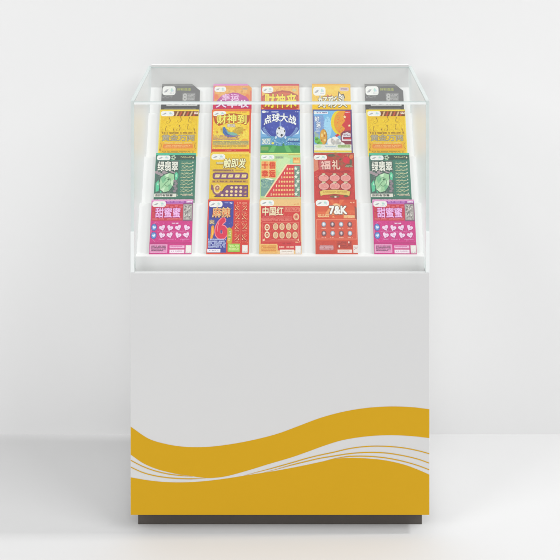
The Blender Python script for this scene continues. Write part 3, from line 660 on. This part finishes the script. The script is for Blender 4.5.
def d_china_red(seed):
    p = Print(seed); p.base('#EBC489')
    p.small_print(82, 10, 97, 13, 1, '#D98A4C'); p.rect(3.5, 15.5, 98, 104, '#CF3F3C'); p.ornate(4, 16, 97, 103, ('#DC6058', '#BC2C32', '#E27A68'), 70, 4)
    p.poly([(3.5, 15.5), (60, 15.5), (50, 40), (3.5, 44)], '#C8333A'); p.tag(2, 1.5, 35, 14.5)
    p.frame(61, 19, 96, 27.5, .7, '#F0B496'); p.small_print(63, 21, 94, 26, 2, '#EFA890')
    p.small_print(5, 39.5, 78, 51, 4, '#E3857A', .55, .9)
    p.ell(88, 40, 7, 8, '#EBC7A0'); p.ell(88, 40, 4.8, 5.6, '#DB9A80'); p.ell(88, 40, 2.4, 3, '#C65A4C')
    p.g = 'scratch_panel'
    p.frame(8, 52.5, 94, 95.5, .8, '#E88A7A'); p.frame(24.5, 54, 93, 94, .5, '#DE6C62')
    ov = [(38.6, 62.4), (54, 62.4), (69.7, 62.4), (84.9, 62.4), (38.6, 81.8), (54, 81.8), (69.7, 81.8), (84.9, 81.8)]
    p.many([p.ellp(u, v, 6.8, 8.4) for u, v in ov], '#A22E30'); p.many([p.ellp(u, v, 6.2, 7.8) for u, v in ov], '#EACFA4'); p.many([p.ellp(u, v, 4.2, 5.6) for u, v in ov], '#D8A284')
    for u, v in ov: p.small_print(u - 3.4, v - 3.6, u + 3.4, v + 3.8, 3, '#EBD3AC', .5); 
    for v in (64, 81): p.ell(18.6, v, 6.2, 7.6, '#F4E4C2'); p.ell(18.6, v, 3.6, 4.6, '#C23A36'); p.poly(p.starp(18.6, v, 2.6), '#F3DDA8')
    p.small_print(28, 91.2, 90, 93, 1, '#EDA492')
    p.poly([(8, 92), (12, 89), (14, 93), (11, 95.5), (8, 95.5)], '#EFC9A0'); p.poly([(94, 89), (90, 92), (92, 95), (94, 95)], '#EFC9A0')
    p.g = 'card'
    p.rect(44, 96.4, 99, 116, '#CC3D40'); p.small_print(52, 99, 78, 103, 1, '#A82C30', .9); p.small_print(85, 96.5, 97, 100, 1, '#F3C9A0'); p.small_print(47, 107, 82, 111, 1, '#F1C0B0', .8)
    p.rr(1.5, 101.5, 43, 122.5, 1, '#E9B468'); p.frame(2.5, 102.6, 42, 121.4, .5, '#F3D49C'); p.small_print(5, 105, 40, 119, 4, '#D27F3E', .62, .9)
    p.rect(49, 114.5, 82, 123.6, '#F2E9E0'); p.small_print(53, 117.4, 78, 120.6, 1, '#C9B8AC'); p.white_code_box(85.5, 106, 98.5, 123.4)
    p.g = 'title_lettering'; p.txt('中国红', 7.5, 17.5, 57, 37, '#F7E6C2', '#A8262C', .03, .026, shear=.06)
    return p
def d_diamond(seed):
    p = Print(seed); p.base('#D2543E')
    p.many([p.ellp(50, 24, 46, 20)], '#D85E40'); p.many([[(50, 20), (34, 0), (44, 0)], [(54, 20), (60, 0), (72, 0)], [(50, 28), (4, 40), (4, 28)], [(60, 28), (98, 24), (98, 34)]], '#DE6E4A'); p.ornate(2, 2, 98, 44, ('#E07E58', '#C04630'), 45, 4)
    p.poly([(24, 32), (34, 20), (46, 9), (52, 8), (62, 12), (74, 26), (76, 33), (66, 36), (34, 36)], '#E89A66'); p.poly([(38, 18), (46, 10.5), (52, 9.5), (60, 14), (60, 20)], '#F3C79A')
    p.poly([(95, 15), (100, 20), (100, 48), (96, 46)], '#8E5046'); p.small_print(82, 5.5, 95, 9, 1, '#F3C6A4', .8); p.tag(2.5, 1.5, 34, 15.5)
    p.small_print(7, 34.5, 34, 42, 2, '#F3CF98', .72, .92); p.rr(68, 36, 95, 43.5, 1, '#E7A06C'); p.small_print(70, 37, 94, 42.5, 2, '#F6DBA8', .7, .9); p.poly([(40, 41), (44, 38), (47, 42)], '#F0B080')
    p.g = 'scratch_panel'
    p.frame(2.5, 46, 98.5, 91, .9, '#EFA184'); p.rect(3.4, 47, 97.6, 90, '#D45A46'); p.ornate(4, 48, 97, 89, ('#DC7058', '#C44A3C'), 60, 3); p.small_print(50, 44.6, 96, 45.6, 1, '#F0B090')
    for i in range(8):
        u = 20.5 + 20.6 * (i % 4); v = 57.5 + 20.5 * (i // 4); d = i in (1, 3, 4, 6)
        p.ell(u, v, 6, 6.6, '#6A3638' if d else '#8C5A60'); p.ell(u, v - .4, 4.8, 5.2, '#8B6A70' if d else '#AEBBC8'); p.many([[(u-3, v-1), (u, v-4.4), (u+3, v-1), (u, v+3.6)]], '#EDEDF0' if not d else '#D9C9CC')
        p.many([[(u-1.2, v-1), (u, v-3), (u+1, v-.8)]], '#FFFFFF'); p.small_print(u - 5.5, v + 8, u + 5.5, v + 10.4, 1, '#F0B9A4', .9)
    p.g = 'card'
    p.rr(3, 95, 47, 122.5, 1, '#C84A3C'); p.ornate(4, 96, 46, 122, ('#D8644E', '#B03C34'), 30, 3); p.rr(9, 104, 43, 116, 4, '#B5686A'); p.small_print(10, 105.5, 42, 115, 3, '#D9B4B8', .7, .95)
    p.rect(50, 95, 86, 112, '#BE4638'); p.small_print(52, 96.5, 84, 111, 4, '#8C3430', .6, .85); p.many([p.ellp(79, 98, 1.6, 2.6, 10), p.ellp(56, 107, 1.8, 2.8, 10)], '#F2DDD4'); p.rect(52, 114.5, 86, 121.6, '#F0DED6'); p.small_print(56, 116.6, 80, 119.6, 1, '#CDA99C')
    p.rect(89, 104, 100, 122, '#EFE3DE'); p.small_print(91, 108, 99, 116, 3, '#BBA9A6')
    p.g = 'title_lettering'; p.txt('7&K', 35, 16, 76, 33.5, '#FBF5EE', '#6E2A2A', .05, .05)
    return p

def ink_mesh(name, V, F, K, m=None):
    me = bpy.data.meshes.new(name); me.from_pydata(V, [], F); me.materials.append(m or M_PRINT)
    at = me.color_attributes.new('ink', 'FLOAT_COLOR', 'CORNER')
    k = 0
    for pi, p in enumerate(me.polygons):
        c = (*K[pi], 1)
        for _ in p.vertices:
            at.data[k].color = c; k += 1
    return me
def make_ticket(p):
    """one ticket book: a thin block of card with its printed face; lettering, scratch area and logo label are its parts"""
    V, F, K = p.d['card']; V = list(V); F = list(F); K = list(K)
    w = T_W / 2; c = p.corner
    out = [(-w, T_LEN), (-w, 0), (w, 0)] + ([(w, T_LEN - c[1] / 100 * T_W), (w - c[0] / 100 * T_W, T_LEN)] if c else [(w, T_LEN)])
    n = len(out); k = len(V)
    V += [(x, 0, z) for x, z in out] + [(x, T_THK, z) for x, z in out]
    edge = (.74, .73, .70)
    F.append(tuple(k + i for i in range(n))); K.append(edge)
    F.append(tuple(k + n + i for i in range(n - 1, -1, -1))); K.append(edge)
    for i in range(n):
        j = (i + 1) % n; F.append((k + i, k + n + i, k + n + j, k + j)); K.append(edge)
    root = link('lottery_ticket', ink_mesh('lottery_ticket', V, F, K))
    for g in ('title_lettering', 'scratch_panel', 'logo_label'):
        if g in p.d: link(g, ink_mesh(g, *p.d[g]), root)
    return root
def copy_ticket(src):
    r = src.copy(); COL.objects.link(r)
    for ch in src.children:
        d = ch.copy(); COL.objects.link(d); d.parent = r
    return r

CX = [-.3728, -.1786, .0012, .1925, .3918]
PLAN = [  # back row first
 [(d_black, 'dark grey lottery ticket with clipped corner and green heading, first in the back row'), (d_gems, 'orange lottery ticket with pink lettering on magenta, in the back row'),
  (d_red_fortune, 'lottery ticket with red top edge and big yellow characters, middle of the back row'), (d_yellow_cat, 'plain yellow lottery ticket with white characters, in the back row'),
  'dark grey lottery ticket with clipped corner, at the right end of the back row'],
 [(d_yellow, 'bright yellow lottery ticket with brown swirls, above the left green ticket'), (d_orange_fortune, 'orange lottery ticket with yellow 财神到 heading and a blue bird'),
  (d_football, 'blue lottery ticket with a white football over a green pitch'), (d_sunny, 'sky blue lottery ticket with a large orange sun and purple border'),
  'bright yellow lottery ticket with brown swirls, above the right green ticket'],
 [(d_green, 'dark green 绿翡翠 lottery ticket with jade stones, above the left pink ticket'), (d_trigger, 'yellow 一触即发 lottery ticket with purple scratch bars'),
  (d_tenfold, 'pale green lottery ticket with a red stepped triangle of prizes'), (d_apples, 'red lottery ticket with six pink fruits over a yellow ribbon'),
  'dark green 绿翡翠 lottery ticket with jade stones, above the right pink ticket'],
 [(d_pink, 'pink 甜蜜蜜 lottery ticket with hearts, left end of the front row'), (d_spicy, 'half blue half red 麻辣 6 lottery ticket in the front row'),
  (d_china_red, 'red and cream 中国红 lottery ticket with rows of ovals, in the front row'), (d_diamond, 'orange red K lottery ticket with eight round gems, in the front row'),
  'pink 甜蜜蜜 lottery ticket with hearts, right end of the front row'],
]
rnd = random.Random(4)
for ri, row in enumerate(PLAN):
    first = None
    for ci, it in enumerate(row):
        if isinstance(it, str): o, lab = copy_ticket(first), it
        else:
            o, lab = make_ticket(it[0](ri * 10 + ci)), it[1]
            if first is None: first = o
        y, z = ROWS[ri]
        o.location = (CX[ci] + rnd.uniform(-.0006, .0006), y, z + .0004)
        o.rotation_euler = (-TH, rnd.uniform(-.004, .004), 0)
        o['label'] = lab; o['category'] = 'lottery ticket'; o['group'] = 'lottery tickets in the glass case'

SKY_LO, SKY_HI = .40, .63
# ------------------------------------------------------------------ light: white studio surround, a strip and a large softbox high on the right, an added fill lifting the shade on the left
w = bpy.data.worlds.new('World'); SC.world = w; w.use_nodes = True
N = w.node_tree.nodes; L = w.node_tree.links
tc = N.new('ShaderNodeTexCoord'); sp = N.new('ShaderNodeSeparateXYZ'); L.new(tc.outputs['Generated'], sp.inputs[0])
mr = N.new('ShaderNodeMapRange'); mr.interpolation_type = 'SMOOTHSTEP'
mr.inputs['From Min'].default_value = -.2; mr.inputs['From Max'].default_value = .7
mr.inputs['To Min'].default_value = SKY_LO; mr.inputs['To Max'].default_value = SKY_HI
L.new(sp.outputs['Z'], mr.inputs['Value']); L.new(mr.outputs['Result'], N['Background'].inputs['Strength'])
N['Background'].inputs['Color'].default_value = (1, 1, 1, 1)
def area(name, loc, target, sx, sy, power):
    l = bpy.data.lights.new(name, 'AREA'); l.shape = 'RECTANGLE'; l.size = sx; l.size_y = sy; l.energy = power
    o = bpy.data.objects.new(name, l); COL.objects.link(o); o.location = loc
    o.rotation_euler = (Vector(target) - Vector(loc)).to_track_quat('-Z', 'Y').to_euler()
    return o
area('strip_softbox', (9.0, .14, 8.2), (0, .12, .7), .45, 1.2, 500)
area('large_softbox', (6.0, -4.3, 7.2), (0, .2, .8), 4.6, 4.6, 320)
area('added_fill_light', (-6.5, -5.0, 5.5), (0, .2, .6), 3.5, 3.5, 280)  # added lamp, lightens the wall and floor left of the counter

# ------------------------------------------------------------------ camera
cam = bpy.data.cameras.new('camera'); co = bpy.data.objects.new('camera', cam); COL.objects.link(co)
co.location = (0, CAM_Y, CAM_Z); co.rotation_euler = (math.radians(90), 0, 0)
cam.sensor_width = 36; cam.lens = 36 * PPM * -CAM_Y / 560.0
cam.shift_x = 0; cam.shift_y = -(280.0 - HOR) / 560.0
cam.clip_start = .05; cam.clip_end = 100
SC.camera = co

SC.view_settings.view_transform = 'Standard'; SC.view_settings.look = 'None'
SC.view_settings.exposure = -.06; SC.view_settings.gamma = 1
SC.render.engine = 'CYCLES'
SC.cycles.use_denoising = True
SC.cycles.max_bounces = 10; SC.cycles.diffuse_bounces = 6; SC.cycles.transparent_max_bounces = 24; SC.cycles.glossy_bounces = 4
